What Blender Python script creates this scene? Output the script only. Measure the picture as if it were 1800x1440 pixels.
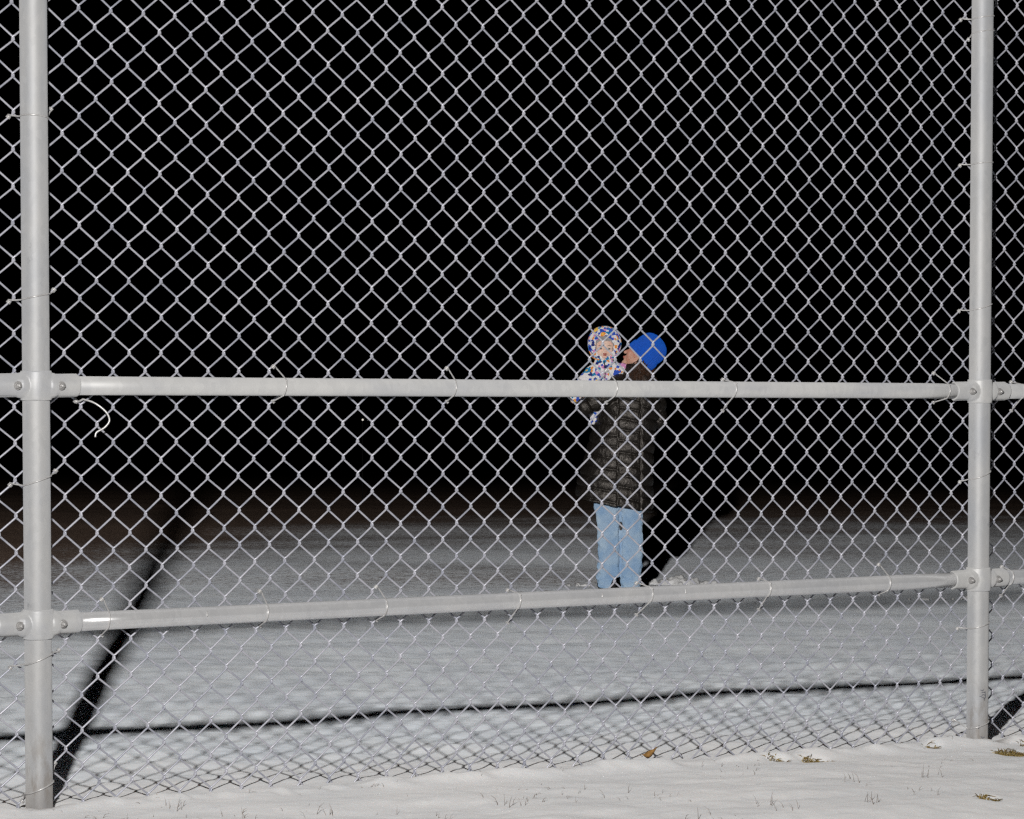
import bpy, math, random
import numpy as np
from mathutils import Vector, Matrix, noise as mnoise

random.seed(7)
RNG = np.random.default_rng(11)
S = bpy.context.scene
COL = S.collection
for o in list(bpy.data.objects):
    bpy.data.objects.remove(o)

# ------------------------------------------------------------------ camera
# world: x runs along the fence, y points away behind it, z up; the foot of the near post is the origin
YAW = math.radians(30.789)
CAM = Vector((-1.8116, -5.1055, 1.0915))
cd = bpy.data.cameras.new('camera')
cam = bpy.data.objects.new('camera', cd)
COL.objects.link(cam)
cam.location = CAM
cam.rotation_euler = (math.radians(90 - 2.2278), 0, -YAW)
cd.sensor_width = 36.0
cd.lens = 84.13
cd.clip_start = 0.05
cd.clip_end = 2000
S.camera = cam

# ------------------------------------------------------------------ night sky
W = bpy.data.worlds.new('World')
S.world = W
W.use_nodes = True
nt = W.node_tree
bg = nt.nodes['Background']
sky = nt.nodes.new('ShaderNodeTexSky')
sky.sky_type = 'NISHITA'
sky.sun_disc = False
sky.sun_elevation = math.radians(-14)
sky.sun_rotation = math.radians(200)
nt.links.new(sky.outputs[0], bg.inputs[0])
bg.inputs[1].default_value = 0.05

# ------------------------------------------------------------------ the photographer's flash, held up and ahead of the camera
FL = Vector((-1.693, -3.914, 1.867))
ld = bpy.data.lights.new('camera_flash', 'AREA')     # a tall narrow flash head: post shadows stay crisp, rail shadows soften
ld.shape = 'RECTANGLE'
ld.size = 0.085
ld.size_y = 0.13
ld.spread = math.radians(150)
flash = bpy.data.objects.new('camera_flash', ld)
COL.objects.link(flash)
flash.location = FL
aim = Vector((6.2, 7.9, 0.9))
flash.rotation_euler = (aim - FL).to_track_quat('-Z', 'Y').to_euler()
ld.energy = 4150
ld.color = (1.0, 0.978, 0.955)
ld.use_nodes = True
ln = ld.node_tree
em = ln.nodes['Emission']
fo = ln.nodes.new('ShaderNodeLightFalloff')
fo.inputs['Strength'].default_value = 1.0
fo.inputs['Smooth'].default_value = 600.0
ln.links.new(fo.outputs['Quadratic'], em.inputs['Strength'])

S.view_settings.view_transform = 'Standard'
S.view_settings.look = 'None'
S.view_settings.exposure = 0.0
S.view_settings.gamma = 1.0
S.view_settings.use_curve_mapping = False
S.render.engine = 'CYCLES'
S.cycles.use_denoising = False
S.cycles.max_bounces = 5
S.cycles.filter_width = 1.35


# ------------------------------------------------------------------ node helpers
class NT:
    def __init__(self, name):
        self.m = bpy.data.materials.new(name)
        self.m.use_nodes = True
        self.t = self.m.node_tree
        self.b = self.t.nodes['Principled BSDF']

    def n(self, typ, **kw):
        nd = self.t.nodes.new(typ)
        for k, v in kw.items():
            if k.startswith('_'):
                setattr(nd, k[1:], v)
            else:
                key = k.replace('__', ' ')
                nd.inputs[key].default_value = v
        return nd

    def l(self, a, b):
        self.t.links.new(a, b)

    def pos(self):
        return self.n('ShaderNodeNewGeometry').outputs['Position']

    def obj(self):
        return self.n('ShaderNodeTexCoord').outputs['Object']

    def scale(self, vec, s):
        nd = self.n('ShaderNodeMapping')
        nd.inputs['Scale'].default_value = s
        self.l(vec, nd.inputs['Vector'])
        return nd.outputs[0]

    def noise(self, vec, scale, detail=4, rough=0.55, dist=0.0):
        nd = self.n('ShaderNodeTexNoise', Scale=scale, Detail=detail, Roughness=rough, Distortion=dist)
        self.l(vec, nd.inputs['Vector'])
        return nd.outputs['Fac']

    def voro(self, vec, scale, feature='F1'):
        nd = self.n('ShaderNodeTexVoronoi', Scale=scale)
        nd.feature = feature
        self.l(vec, nd.inputs['Vector'])
        return nd

    def math(self, op, a, b=None, c=None, clamp=False):
        nd = self.t.nodes.new('ShaderNodeMath')
        nd.operation = op
        nd.use_clamp = clamp
        for i, v in enumerate((a, b, c)):
            if v is None:
                continue
            if isinstance(v, (int, float)):
                nd.inputs[i].default_value = v
            else:
                self.l(v, nd.inputs[i])
        return nd.outputs[0]

    def sstep(self, v, a, b, lo=0.0, hi=1.0):
        nd = self.t.nodes.new('ShaderNodeMapRange')
        nd.interpolation_type = 'SMOOTHSTEP'
        self.l(v, nd.inputs[0])
        for i, q in zip((1, 2, 3, 4), (a, b, lo, hi)):
            nd.inputs[i].default_value = q
        return nd.outputs[0]

    def ramp(self, fac, stops, interp='LINEAR'):
        nd = self.t.nodes.new('ShaderNodeValToRGB')
        cr = nd.color_ramp
        cr.interpolation = interp
        while len(cr.elements) < len(stops):
            cr.elements.new(0.5)
        for e, (p, c) in zip(cr.elements, stops):
            e.position = p
            e.color = (c[0], c[1], c[2], 1)
        self.l(fac, nd.inputs[0])
        return nd.outputs[0]

    def mix(self, fac, a, b, mode='MIX'):
        nd = self.t.nodes.new('ShaderNodeMix')
        nd.data_type = 'RGBA'
        nd.blend_type = mode
        for sock, v in ((nd.inputs[0], fac), (nd.inputs[6], a), (nd.inputs[7], b)):
            if isinstance(v, (int, float)):
                sock.default_value = v
            elif isinstance(v, tuple):
                sock.default_value = (v[0], v[1], v[2], 1)
            else:
                self.l(v, sock)
        return nd.outputs[2]

    def bump(self, h, strength, distance):
        nd = self.n('ShaderNodeBump', Strength=strength, Distance=distance)
        self.l(h, nd.inputs['Height'])
        self.l(nd.outputs[0], self.b.inputs['Normal'])
        return nd

    def color(self, v):
        if isinstance(v, tuple):
            self.b.inputs['Base Color'].default_value = (v[0], v[1], v[2], 1)
        else:
            self.l(v, self.b.inputs['Base Color'])

    def set(self, **kw):
        for k, v in kw.items():
            key = k.replace('__', ' ')
            if isinstance(v, (int, float)):
                self.b.inputs[key].default_value = v
            else:
                self.l(v, self.b.inputs[key])
        return self


def steel(name, col, dark, streak, rough, metal, dr=1.0):
    M = NT(name)
    p = M.pos()
    sp = M.voro(M.scale(p, (1, 1, 0.5)), 95)
    spangle = M.math('MULTIPLY', M.math('SUBTRACT', M.n('ShaderNodeSeparateColor').outputs[0], 0.5), 0)
    a = M.noise(M.scale(p, streak), 16, 5, 0.6)
    b = M.noise(p, 5, 4, 0.6)
    f = M.math('ADD', M.math('MULTIPLY', a, 0.6), M.math('MULTIPLY', b, 0.5))
    base = M.mix(M.sstep(f, 0.42, 0.75), col, dark)
    sc = M.n('ShaderNodeSeparateColor')
    M.l(sp.outputs['Color'], sc.inputs[0])
    base = M.mix(M.math('MULTIPLY', sc.outputs[0], 0.14), base, tuple(c * 0.6 for c in dark))
    M.color(base)
    M.set(Metallic=metal, Roughness=rough)
    M.b.inputs['Diffuse Roughness'].default_value = dr
    M.bump(M.noise(p, 160, 3), 0.12, 0.001)
    return M


def post_material():
    M = steel('galvanised_post', (0.58, 0.58, 0.575), (0.48, 0.495, 0.52), (1, 1, 0.10), 0.62, 0.30)
    # mud splashed round the foot, dark scuffs higher up
    p = M.pos()
    sx = M.n('ShaderNodeSeparateXYZ')
    M.l(p, sx.inputs[0])
    h = M.math('ADD', sx.outputs[2], M.math('MULTIPLY', sx.outputs[0], 0.0394))
    n1 = M.noise(M.scale(p, (1, 1, 0.35)), 42, 5, 0.65)
    mud = M.math('MULTIPLY', M.sstep(h, 0.02, 0.24, 1, 0), M.sstep(n1, 0.44, 0.66))
    foot = M.math('MULTIPLY', M.sstep(h, 0.0, 0.10, 1, 0), 0.45)
    scuff = M.math('MULTIPLY', M.sstep(M.noise(M.scale(p, (1, 1, 0.5)), 26, 6, 0.7), 0.62, 0.74), 0.5)
    old = M.b.inputs['Base Color'].links[0].from_socket
    c = M.mix(M.math('MULTIPLY', mud, 0.55), old, (0.26, 0.215, 0.17))
    c = M.mix(foot, c, (0.36, 0.33, 0.30))
    c = M.mix(scuff, c, (0.24, 0.25, 0.27))
    M.color(c)
    return M.m


def low_rail_material():
    # shinier pipe: its underside mirrors the bright snow, its upper side the black sky
    return steel('bright_galvanised_rail', (0.80, 0.80, 0.80), (0.68, 0.69, 0.71), (0.12, 1, 1), 0.24, 0.45).m


def rail_material():
    return steel('galvanised_rail', (0.70, 0.70, 0.69), (0.57, 0.58, 0.60), (0.12, 1, 1), 0.60, 0.25).m


def wire_material():
    M = NT('galvanised_wire')
    p = M.pos()
    b = M.noise(p, 22, 4, 0.6)
    M.color(M.mix(M.sstep(b, 0.38, 0.66), (0.635, 0.635, 0.69), (0.47, 0.485, 0.555)))
    M.set(Metallic=0.4, Roughness=0.45)
    M.b.inputs['Diffuse Roughness'].default_value = 1.0
    return M.m


def plain(name, col, rough=0.6, metal=0.0, var=0.25, scale=30, bump=0.0, dr=0.5):
    M = NT(name)
    p = M.obj()
    n1 = M.noise(p, scale, 4, 0.6)
    d = tuple(c * (1 - var) for c in col)
    M.color(M.mix(M.sstep(n1, 0.35, 0.65), col, d))
    M.set(Roughness=rough, Metallic=metal)
    M.b.inputs['Diffuse Roughness'].default_value = dr
    if bump:
        M.bump(M.noise(p, scale * 4, 4), bump, 0.003)
    return M.m


def snow_material():
    M = NT('snow')
    p = M.pos()
    sx = M.n('ShaderNodeSeparateXYZ')
    M.l(p, sx.inputs[0])
    x, y = sx.outputs[0], sx.outputs[1]
    big = M.noise(p, 0.35, 3, 0.5)
    mid = M.noise(p, 2.2, 5, 0.6)
    fine = M.noise(p, 17, 6, 0.72)
    grit = M.noise(p, 70, 4, 0.75)
    snowc = M.mix(M.sstep(mid, 0.35, 0.68), (0.84, 0.832, 0.825), (0.78, 0.782, 0.785))
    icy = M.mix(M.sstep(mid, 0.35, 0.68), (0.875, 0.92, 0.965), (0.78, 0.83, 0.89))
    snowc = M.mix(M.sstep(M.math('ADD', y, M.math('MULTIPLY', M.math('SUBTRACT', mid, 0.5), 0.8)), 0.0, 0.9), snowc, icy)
    snowc = M.mix(M.math('MULTIPLY', M.sstep(fine, 0.50, 0.72), 0.35), snowc, (0.66, 0.68, 0.72))
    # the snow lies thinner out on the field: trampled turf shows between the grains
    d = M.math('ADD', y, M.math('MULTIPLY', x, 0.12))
    thin = M.math('ADD', M.sstep(d, 2.0, 10.0, 0.02, 0.25), M.sstep(d, 9.0, 48.0, 0.0, 0.17))  # the far ramp adds dark turf colour in place of the flash's falloff
    left_bare_dim = M.math('MULTIPLY', M.sstep(M.math('SUBTRACT', y, M.math('MULTIPLY', x, 1.55)), 1.5, 12.0), 0.20)  # bare ground at far left, also painting in the dimmer light there
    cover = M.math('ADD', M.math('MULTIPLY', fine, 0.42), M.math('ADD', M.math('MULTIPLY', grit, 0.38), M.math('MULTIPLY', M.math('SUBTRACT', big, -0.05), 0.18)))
    thr = M.math('ADD', M.math('ADD', thin, left_bare_dim), 0.22)
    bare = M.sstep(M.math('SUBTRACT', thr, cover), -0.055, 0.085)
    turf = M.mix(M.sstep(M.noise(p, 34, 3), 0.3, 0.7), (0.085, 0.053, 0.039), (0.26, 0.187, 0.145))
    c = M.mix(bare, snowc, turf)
    # specks of chaff in the near snow
    speck = M.sstep(M.noise(p, 75, 2, 0.5), 0.735, 0.77)
    c = M.mix(M.math('MULTIPLY', speck, 0.5), c, (0.25, 0.21, 0.17))
    # grime washed off the posts into the snow at their feet
    for px in (0.0, 2.762):
        q = M.n('ShaderNodeVectorMath', _operation='DISTANCE')
        M.l(p, q.inputs[0])
        q.inputs[1].default_value = (px + 0.006, -0.035, -0.0394 * px)
        dirt = M.math('MULTIPLY', M.sstep(M.math('ADD', q.outputs['Value'], M.math('MULTIPLY', M.math('SUBTRACT', fine, 0.5), 0.10)), 0.028, 0.078, 1, 0), 0.62)
        c = M.mix(dirt, c, (0.23, 0.20, 0.175))
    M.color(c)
    # light seeps sideways through the snow and softens thin shadows
    M.b.inputs['Subsurface Weight'].default_value = 0.4
    M.b.inputs['Subsurface Radius'].default_value = (1.0, 0.8, 0.7)
    M.b.inputs['Subsurface Scale'].default_value = 0.03
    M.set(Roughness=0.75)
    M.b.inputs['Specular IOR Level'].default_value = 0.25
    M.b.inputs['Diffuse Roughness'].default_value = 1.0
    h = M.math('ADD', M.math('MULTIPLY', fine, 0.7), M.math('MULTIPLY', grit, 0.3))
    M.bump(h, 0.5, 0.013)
    return M.m


def floral_material():
    M = NT('floral_print')
    p = M.obj()
    w = M.n('ShaderNodeTexNoise', Scale=24, Detail=2)
    M.l(p, w.inputs['Vector'])
    wv = M.n('ShaderNodeVectorMath', _operation='SCALE')
    M.l(w.outputs['Color'], wv.inputs[0])
    wv.inputs['Scale'].default_value = 0.016
    av = M.n('ShaderNodeVectorMath', _operation='ADD')
    M.l(p, av.inputs[0])
    M.l(wv.outputs[0], av.inputs[1])
    q = av.outputs[0]
    small = M.voro(q, 58)
    sc = M.n('ShaderNodeSeparateColor')
    M.l(small.outputs['Color'], sc.inputs[0])
    navy, royal, teal = (0.012, 0.025, 0.20), (0.03, 0.10, 0.55), (0.02, 0.26, 0.50)
    white, orange, pink = (0.82, 0.80, 0.80), (0.85, 0.33, 0.05), (0.72, 0.30, 0.58)
    violet, yellow, wine = (0.32, 0.20, 0.62), (0.88, 0.58, 0.10), (0.20, 0.03, 0.12)
    ground = M.ramp(sc.outputs[0], [(0.0, navy), (0.09, white), (0.33, royal), (0.44, white), (0.59, teal),
                                    (0.67, white), (0.81, orange), (0.90, royal), (0.95, pink)], 'CONSTANT')
    big = M.voro(q, 15.5)
    bc = M.n('ShaderNodeSeparateColor')
    M.l(big.outputs['Color'], bc.inputs[0])
    petal = M.ramp(bc.outputs[0], [(0.0, royal), (0.24, orange), (0.40, pink), (0.52, yellow), (0.66, royal), (0.82, teal)], 'CONSTANT')
    heart = M.ramp(bc.outputs[1], [(0.0, wine), (0.3, teal), (0.55, yellow), (0.78, navy)], 'CONSTANT')
    d = M.math('ADD', big.outputs['Distance'], M.math('MULTIPLY', M.math('SUBTRACT', sc.outputs[1], 0.5), 0.20))
    c = M.mix(M.math('LESS_THAN', d, 0.37), ground, petal)
    c = M.mix(M.math('LESS_THAN', big.outputs['Distance'], 0.20), c, heart)
    c = M.mix(M.math('LESS_THAN', big.outputs['Distance'], 0.09), c, white)
    M.color(c)
    M.set(Roughness=0.8)
    M.b.inputs['Diffuse Roughness'].default_value = 0.7
    M.bump(M.noise(p, 45, 3), 0.4, 0.006)
    return M.m


def jacket_material():
    M = NT('black_quilted_nylon')
    p = M.obj()
    wr = M.noise(M.scale(p, (1.0, 1.0, 0.8)), 26, 6, 0.68, 1.6)
    M.color(M.mix(M.sstep(wr, 0.3, 0.7), (0.009, 0.0075, 0.0065), (0.014, 0.0115, 0.0095)))
    M.set(Roughness=0.42)
    M.b.inputs['Specular IOR Level'].default_value = 0.78
    M.b.inputs['Specular Tint'].default_value = (1.0, 0.93, 0.86, 1)
    M.bump(wr, 1.0, 0.0065)
    return M.m


def denim_material():
    M = NT('pale_denim')
    p = M.obj()
    n1 = M.noise(p, 9, 4, 0.6)
    n2 = M.noise(M.scale(p, (1, 1, 2.2)), 130, 3, 0.7)
    c = M.mix(M.sstep(n1, 0.35, 0.68), (0.28, 0.44, 0.64), (0.47, 0.60, 0.72))
    c = M.mix(M.math('MULTIPLY', n2, 0.4), c, (0.30, 0.43, 0.60))
    M.color(c)
    M.set(Roughness=0.9)
    M.b.inputs['Specular IOR Level'].default_value = 0.15
    M.b.inputs['Diffuse Roughness'].default_value = 0.9
    M.bump(M.noise(M.scale(p, (1, 1, 1.6)), 16, 5, 0.6, 0.8), 0.9, 0.02)
    return M.m


def skin_material(name, base, red):
    M = NT(name)
    p = M.obj()
    c = M.mix(M.sstep(M.noise(p, 20, 3), 0.4, 0.65), base, red)
    M.color(c)
    M.set(Roughness=0.5)
    M.b.inputs['Subsurface Weight'].default_value = 0.12
    M.b.inputs['Subsurface Radius'].default_value = (0.01, 0.004, 0.002)
    M.b.inputs['Diffuse Roughness'].default_value = 0.6
    return M.m


# ------------------------------------------------------------------ mesh helpers
class MB:
    def __init__(self):
        self.v, self.f, self.n = [], [], 0

    def add(self, vf):
        v, f = vf
        v = np.asarray(v, float)
        self.v.append(v)
        o = self.n
        self.f += [tuple(i + o for i in q) for q in f]
        self.n += len(v)
        return self

    def data(self):
        return (np.concatenate(self.v), self.f)


def tube(pts, rad, sides=8, cap=True, squash=None):
    pts = np.asarray(pts, float)
    n = len(pts)
    rad = np.broadcast_to(np.asarray(rad, float), (n,))
    tan = np.zeros_like(pts)
    tan[1:-1] = pts[2:] - pts[:-2]
    tan[0] = pts[1] - pts[0]
    tan[-1] = pts[-1] - pts[-2]
    tan /= np.linalg.norm(tan, axis=1)[:, None] + 1e-12
    a = np.array([0, 0, 1.0]) if abs(tan[0][2]) < 0.9 else np.array([1.0, 0, 0])
    u = np.cross(tan[0], a)
    u /= np.linalg.norm(u)
    V = []
    ang = np.linspace(0, 2 * np.pi, sides, endpoint=False)
    for i in range(n):
        u = u - tan[i] * (u @ tan[i])
        u /= np.linalg.norm(u) + 1e-12
        w = np.cross(tan[i], u)
        V.append(pts[i] + rad[i] * (np.cos(ang)[:, None] * u + np.sin(ang)[:, None] * w))
    V = np.concatenate(V)
    F = []
    for i in range(n - 1):
        for j in range(sides):
            k = (j + 1) % sides
            F.append((i * sides + j, i * sides + k, (i + 1) * sides + k, (i + 1) * sides + j))
    if cap:
        F.append(tuple(range(sides - 1, -1, -1)))
        F.append(tuple((n - 1) * sides + j for j in range(sides)))
    return V, F


def ball(c, r, seg=14, rings=9, basis=None):
    r = np.broadcast_to(np.asarray(r, float), (3,))
    th = np.linspace(0, np.pi, rings + 1)[1:-1]
    ph = np.linspace(0, 2 * np.pi, seg, endpoint=False)
    V = [[0, 0, 1]]
    for t in th:
        for q in ph:
            V.append([np.sin(t) * np.cos(q), np.sin(t) * np.sin(q), np.cos(t)])
    V.append([0, 0, -1])
    V = np.array(V) * r
    if basis is not None:
        V = V @ np.asarray(basis)          # rows of basis = axes
    V = V + np.asarray(c, float)
    F = []
    m = len(th)
    for j in range(seg):
        k = (j + 1) % seg
        F.append((0, 1 + j, 1 + k))
        for i in range(m - 1):
            a, b = 1 + i * seg, 1 + (i + 1) * seg
            F.append((a + j, b + j, b + k, a + k))
        a = 1 + (m - 1) * seg
        F.append((a + j, len(V) - 1, a + k))
    return V, F


def limb(mb, pts, rad, sides=14):
    pts = np.asarray(pts, float)
    mb.add(tube(pts, rad, sides))
    for p, r in zip(pts, np.broadcast_to(np.asarray(rad, float), (len(pts),))):
        mb.add(ball(p, r, sides, 8))


def box(c, s, basis=None):
    s = np.asarray(s, float) / 2
    V = np.array([[x, y, z] for x in (-1, 1) for y in (-1, 1) for z in (-1, 1)], float) * s
    if basis is not None:
        V = V @ np.asarray(basis)
    V += np.asarray(c, float)
    return V, [(0, 1, 3, 2), (4, 6, 7, 5), (0, 4, 5, 1), (2, 3, 7, 6), (0, 2, 6, 4), (1, 5, 7, 3)]


def mesh_from(name, vf, mat, smooth=True):
    v, f = vf
    me = bpy.data.meshes.new(name)
    me.from_pydata([tuple(p) for p in np.asarray(v)], [], f)
    if smooth:
        me.polygons.foreach_set('use_smooth', [True] * len(me.polygons))
    if mat:
        me.materials.append(mat)
    me.update()
    return me


def link(name, me, parent=None, **props):
    o = bpy.data.objects.new(name, me)
    COL.objects.link(o)
    if parent:
        o.parent = parent
    for k, v in props.items():
        o[k] = v
    return o


def add(name, vf, mat, parent=None, smooth=True, **props):
    return link(name, mesh_from(name, vf, mat, smooth), parent, **props)


def fuse(vf, voxel, smooth=6, factor=0.5):
    """Union of overlapping closed pieces as one skin: voxel remesh, then smoothing; returns arrays."""
    me = mesh_from('tmp', vf, None)
    o = link('tmp', me)
    r = o.modifiers.new('r', 'REMESH')
    r.mode = 'VOXEL'
    r.voxel_size = voxel
    if smooth:
        s = o.modifiers.new('s', 'SMOOTH')
        s.iterations = smooth
        s.factor = factor
    dg = bpy.context.evaluated_depsgraph_get()
    ev = o.evaluated_get(dg)
    em_ = ev.to_mesh()
    n = len(em_.vertices)
    v = np.empty(n * 3)
    em_.vertices.foreach_get('co', v)
    nn = np.empty(n * 3)
    em_.vertices.foreach_get('normal', nn)
    f = [tuple(p.vertices) for p in em_.polygons]
    ev.to_mesh_clear()
    bpy.data.objects.remove(o)
    bpy.data.meshes.remove(me)
    return v.reshape(-1, 3), f, nn.reshape(-1, 3)


def n3(P, s, seed=0.0):
    """one octave of Perlin noise at each row of P"""
    return np.array([mnoise.noise(Vector((p[0] * s + seed, p[1] * s - seed, p[2] * s + 2 * seed))) for p in P])


def vnoise(x, y, seed=0):
    """vectorised 2-D value noise, about -1..1"""
    xi, yi = np.floor(x).astype(np.int64), np.floor(y).astype(np.int64)
    xf, yf = x - xi, y - yi
    sx, sy = xf * xf * xf * (xf * (xf * 6 - 15) + 10), yf * yf * yf * (yf * (yf * 6 - 15) + 10)

    def h(a, b):
        k = (a * 374761393 + b * 668265263 + seed * 1442695041) & 0x7fffffff
        k = ((k ^ (k >> 13)) * 1274126177) & 0x7fffffff
        k = k ^ (k >> 16)
        return (k & 0xffff) / 32767.5 - 1
    a, b, c, d = h(xi, yi), h(xi + 1, yi), h(xi, yi + 1), h(xi + 1, yi + 1)
    return (a * (1 - sx) + b * sx) * (1 - sy) + (c * (1 - sx) + d * sx) * sy


# ------------------------------------------------------------------ the snow field
def smooth01(t):
    t = np.clip(t, 0, 1)
    return t * t * (3 - 2 * t)


TUFTS = [(2.662, -0.262, 0.046, 0.026), (1.915, -0.985, 0.015, 0.014), (2.075, -0.140, 0.030, 0.018),
         (1.975, -0.105, 0.024, 0.015), (2.520, -0.090, 0.024, 0.014), (2.835, -0.135, 0.026, 0.016)]


def plane_z(x, y):
    return -0.03942 * x - 0.05256 * y


def G(x, y):
    x = np.asarray(x, float)
    y = np.asarray(y, float)
    z = plane_z(x, y)
    near = np.exp(-(np.maximum(np.hypot(x - 1.5, y * 0.8) - 3, 0) / 6) ** 2)
    z = z + 0.030 * vnoise(x * 0.35, y * 0.35, 1) * smooth01((np.hypot(x - 1.2, y) - 3) / 8)
    z = z + near * (0.012 * vnoise(x * 1.7, y * 2.3, 2) + 0.006 * vnoise(x * 5 + y * 2, y * 7, 3)
                    + 0.0028 * vnoise(x * 15, y * 19, 4) + 0.0012 * vnoise(x * 45, y * 52, 5)) * (0.35 + 0.65 * smooth01(np.abs(y + 0.02) / 0.35))
    # a low broken bank of drifted snow just in front of the mesh, hiding its hem
    bank = np.exp(-((y + 0.055) / 0.055) ** 2)
    z = z + bank * (0.013 + 0.015 * vnoise(x * 4.5, y * 3, 6) + 0.009 * vnoise(x * 14, y * 9, 7) + 0.004 * vnoise(x * 38, y * 26, 9))
    # scooped melt hollow round each post
    for px in (0.0, 2.762):
        r = np.hypot(x - px, (y + 0.01))
        z = z - 0.020 * np.exp(-(r / 0.075) ** 2)
    for tx, ty, ra, rb in TUFTS:
        r2 = ((x - tx) / (ra * 1.25)) ** 2 + ((y - ty) / (rb * 1.9)) ** 2
        z = z - 0.014 * np.exp(-r2 ** 2)
    # trodden snow round the feet of the two people and a scraped line to their right
    r = np.hypot(x - 6.45, y - 7.43)
    z = z + 0.02 * np.exp(-((r - 0.5) / 0.3) ** 2) * vnoise(x * 6, y * 6, 8)
    return z


def axis(fine0, fine1, step, lo, hi, grow):
    a = list(np.arange(fine0, fine1, step))
    s, x = step, a[-1]
    while x < hi:
        s *= grow
        x += s
        a.append(x)
    s, x, b = step, a[0], []
    while x > lo:
        s *= grow
        x -= s
        b.append(x)
    return np.array(b[::-1] + a)


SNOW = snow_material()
gx = axis(-0.6, 3.4, 0.012, -300, 420, 1.035)
gy = axis(-1.4, 1.3, 0.011, -60, 480, 1.022)
XX, YY = np.meshgrid(gx, gy)
ZZ = G(XX, YY)
nx, ny = len(gx), len(gy)
gm = bpy.data.meshes.new('snow_ground')
gm.vertices.add(nx * ny)
gm.vertices.foreach_set('co', np.stack([XX, YY, ZZ], -1).ravel())
ii = (np.arange(ny - 1)[:, None] * nx + np.arange(nx - 1)[None, :]).ravel()
quads = np.stack([ii, ii + 1, ii + nx + 1, ii + nx], 1)
gm.loops.add(quads.size)
gm.loops.foreach_set('vertex_index', quads.ravel())
gm.polygons.add(len(quads))
gm.polygons.foreach_set('loop_start', np.arange(len(quads)) * 4)
gm.polygons.foreach_set('loop_total', np.full(len(quads), 4))
gm.polygons.foreach_set('use_smooth', [True] * len(quads))
gm.update(calc_edges=True)
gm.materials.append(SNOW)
link('snow_ground', gm, kind='structure')

# ------------------------------------------------------------------ the fence: one thing; posts, rails, clamps, ties and every wire of the mesh are its parts
fence = bpy.data.objects.new('chain_link_fence', None)
COL.objects.link(fence)
fence['label'] = 'tall galvanised chain link fence with two posts and two rails across the whole view'
fence['category'] = 'fence'
POST, RAIL, WIRE = post_material(), rail_material(), wire_material()
LOWRAIL = low_rail_material()
CLAMP = steel('cast_clamp', (0.64, 0.64, 0.63), (0.55, 0.56, 0.58), (1, 1, 1), 0.55, 0.25).m
TIE = plain('aluminium_tie_wire', (0.72, 0.71, 0.70), 0.35, 0.35, 0.2, 60)
BOLT = plain('bolt_steel', (0.56, 0.55, 0.54), 0.4, 0.4, 0.35, 200)
MARK = plain('scratched_dark_line', (0.16, 0.17, 0.20), 0.7, 0, 0.3, 60)
PX = (0.0, 2.762)
PR, RR = 0.0302, 0.0212


def mid_z(x):
    return 0.9383 - 0.0206 * x


def low_z(x):
    return 0.4068 - 0.0199 * x


def cyl(p0, p1, r, sides=40, rings=8):
    p0, p1 = np.asarray(p0, float), np.asarray(p1, float)
    t = np.linspace(0, 1, rings)[:, None]
    return tube(p0 + (p1 - p0) * t, r, sides)


posts = []
for i, x in enumerate(PX):
    z0 = float(plane_z(x, 0)) - 0.25
    posts.append(add('post', cyl((x, 0, z0), (x, 0, 2.45), PR, 48, 24), POST, fence))
for zf in (mid_z, low_z):
    for a, b in ((-1.25, -0.035), (0.035, PX[1] - 0.035), (PX[1] + 0.035, 4.2)):
        n = 14
        xs = np.linspace(a, b, n)
        pts = [(x, 0.0 + 0.0006 * math.sin(x * 3), zf(x)) for x in xs]
        add('rail', tube(pts, RR, 32), RAIL if zf is mid_z else LOWRAIL, fence)

# cast line clamps: a collar round the post with a sleeve to either side for the rail ends
clamp_mesh = {}
for kind, slope in (('mid', -0.0206), ('low', -0.0199)):
    mb = MB()
    zs = np.linspace(-0.033, 0.033, 9)
    mb.add(tube([(0, 0, z) for z in zs], [PR + 0.0035 + 0.0025 * math.cos(z / 0.033 * 1.5) for z in zs], 40))
    for s in (-1, 1):
        xs = np.linspace(0, 0.097, 12) * s
        mb.add(tube([(x, 0, slope * x) for x in xs], 0.0246, 32))
        mb.add(ball((s * 0.034, 0, slope * s * 0.034), (0.026, 0.031, 0.029)))
    # pressed flange where the two halves of the clamp meet, top and bottom
        for zz in (-1, 1):
            mb.add(box((s * 0.063, 0.003, slope * s * 0.063 + zz * 0.0242), (0.066, 0.0065, 0.0045)))
    v, f, _ = fuse(mb.data(), 0.0019, 5, 0.5)
    clamp_mesh[kind] = mesh_from('rail_clamp', (v, f), CLAMP)


def bolt_mesh():
    mb = MB()
    mb.add(cyl((0, 0, 0), (0, -0.0022, 0), 0.0098, 20, 2))            # washer
    hx = [(0, -0.0022, 0), (0, -0.0075, 0)]
    mb.add(tube(hx, 0.0078, 6))                                        # hexagon nut
    mb.add(cyl((0, -0.0075, 0), (0, -0.0125, 0), 0.0042, 12, 2))      # thread end
    mb.add(ball((0, -0.0125, 0), (0.0042, 0.0016, 0.0042), 10, 6))
    return mesh_from('bolt', mb.data(), BOLT, False)


bm_ = bolt_mesh()
for x in PX:
    for kind, zf in (('mid', mid_z), ('low', low_z)):
        c = link('rail_clamp', clamp_mesh[kind], fence)
        c.location = (x, 0, zf(x))
        for s in (-1, 1):
            b = link('bolt', bm_, c)
            b.location = (s * 0.050, -0.0248, -0.0203 * s * 0.050)
            b.rotation_euler = (0, random.uniform(0, 1), 0)

# pencil-thin scratches near the foot of the far post
def on_post(x0, ang, z, r=PR + 0.0004):
    return (x0 + r * math.sin(ang), -r * math.cos(ang), z)


fa = math.radians(-31)       # the side of the post that faces the camera


def scratch(strokes, w=0.0011):
    mb = MB()
    for st in strokes:
        pts = [on_post(PX[1], fa + a, z) for a, z in st]
        mb.add(tube(pts, w, 6))
    return mb.data()


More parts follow.
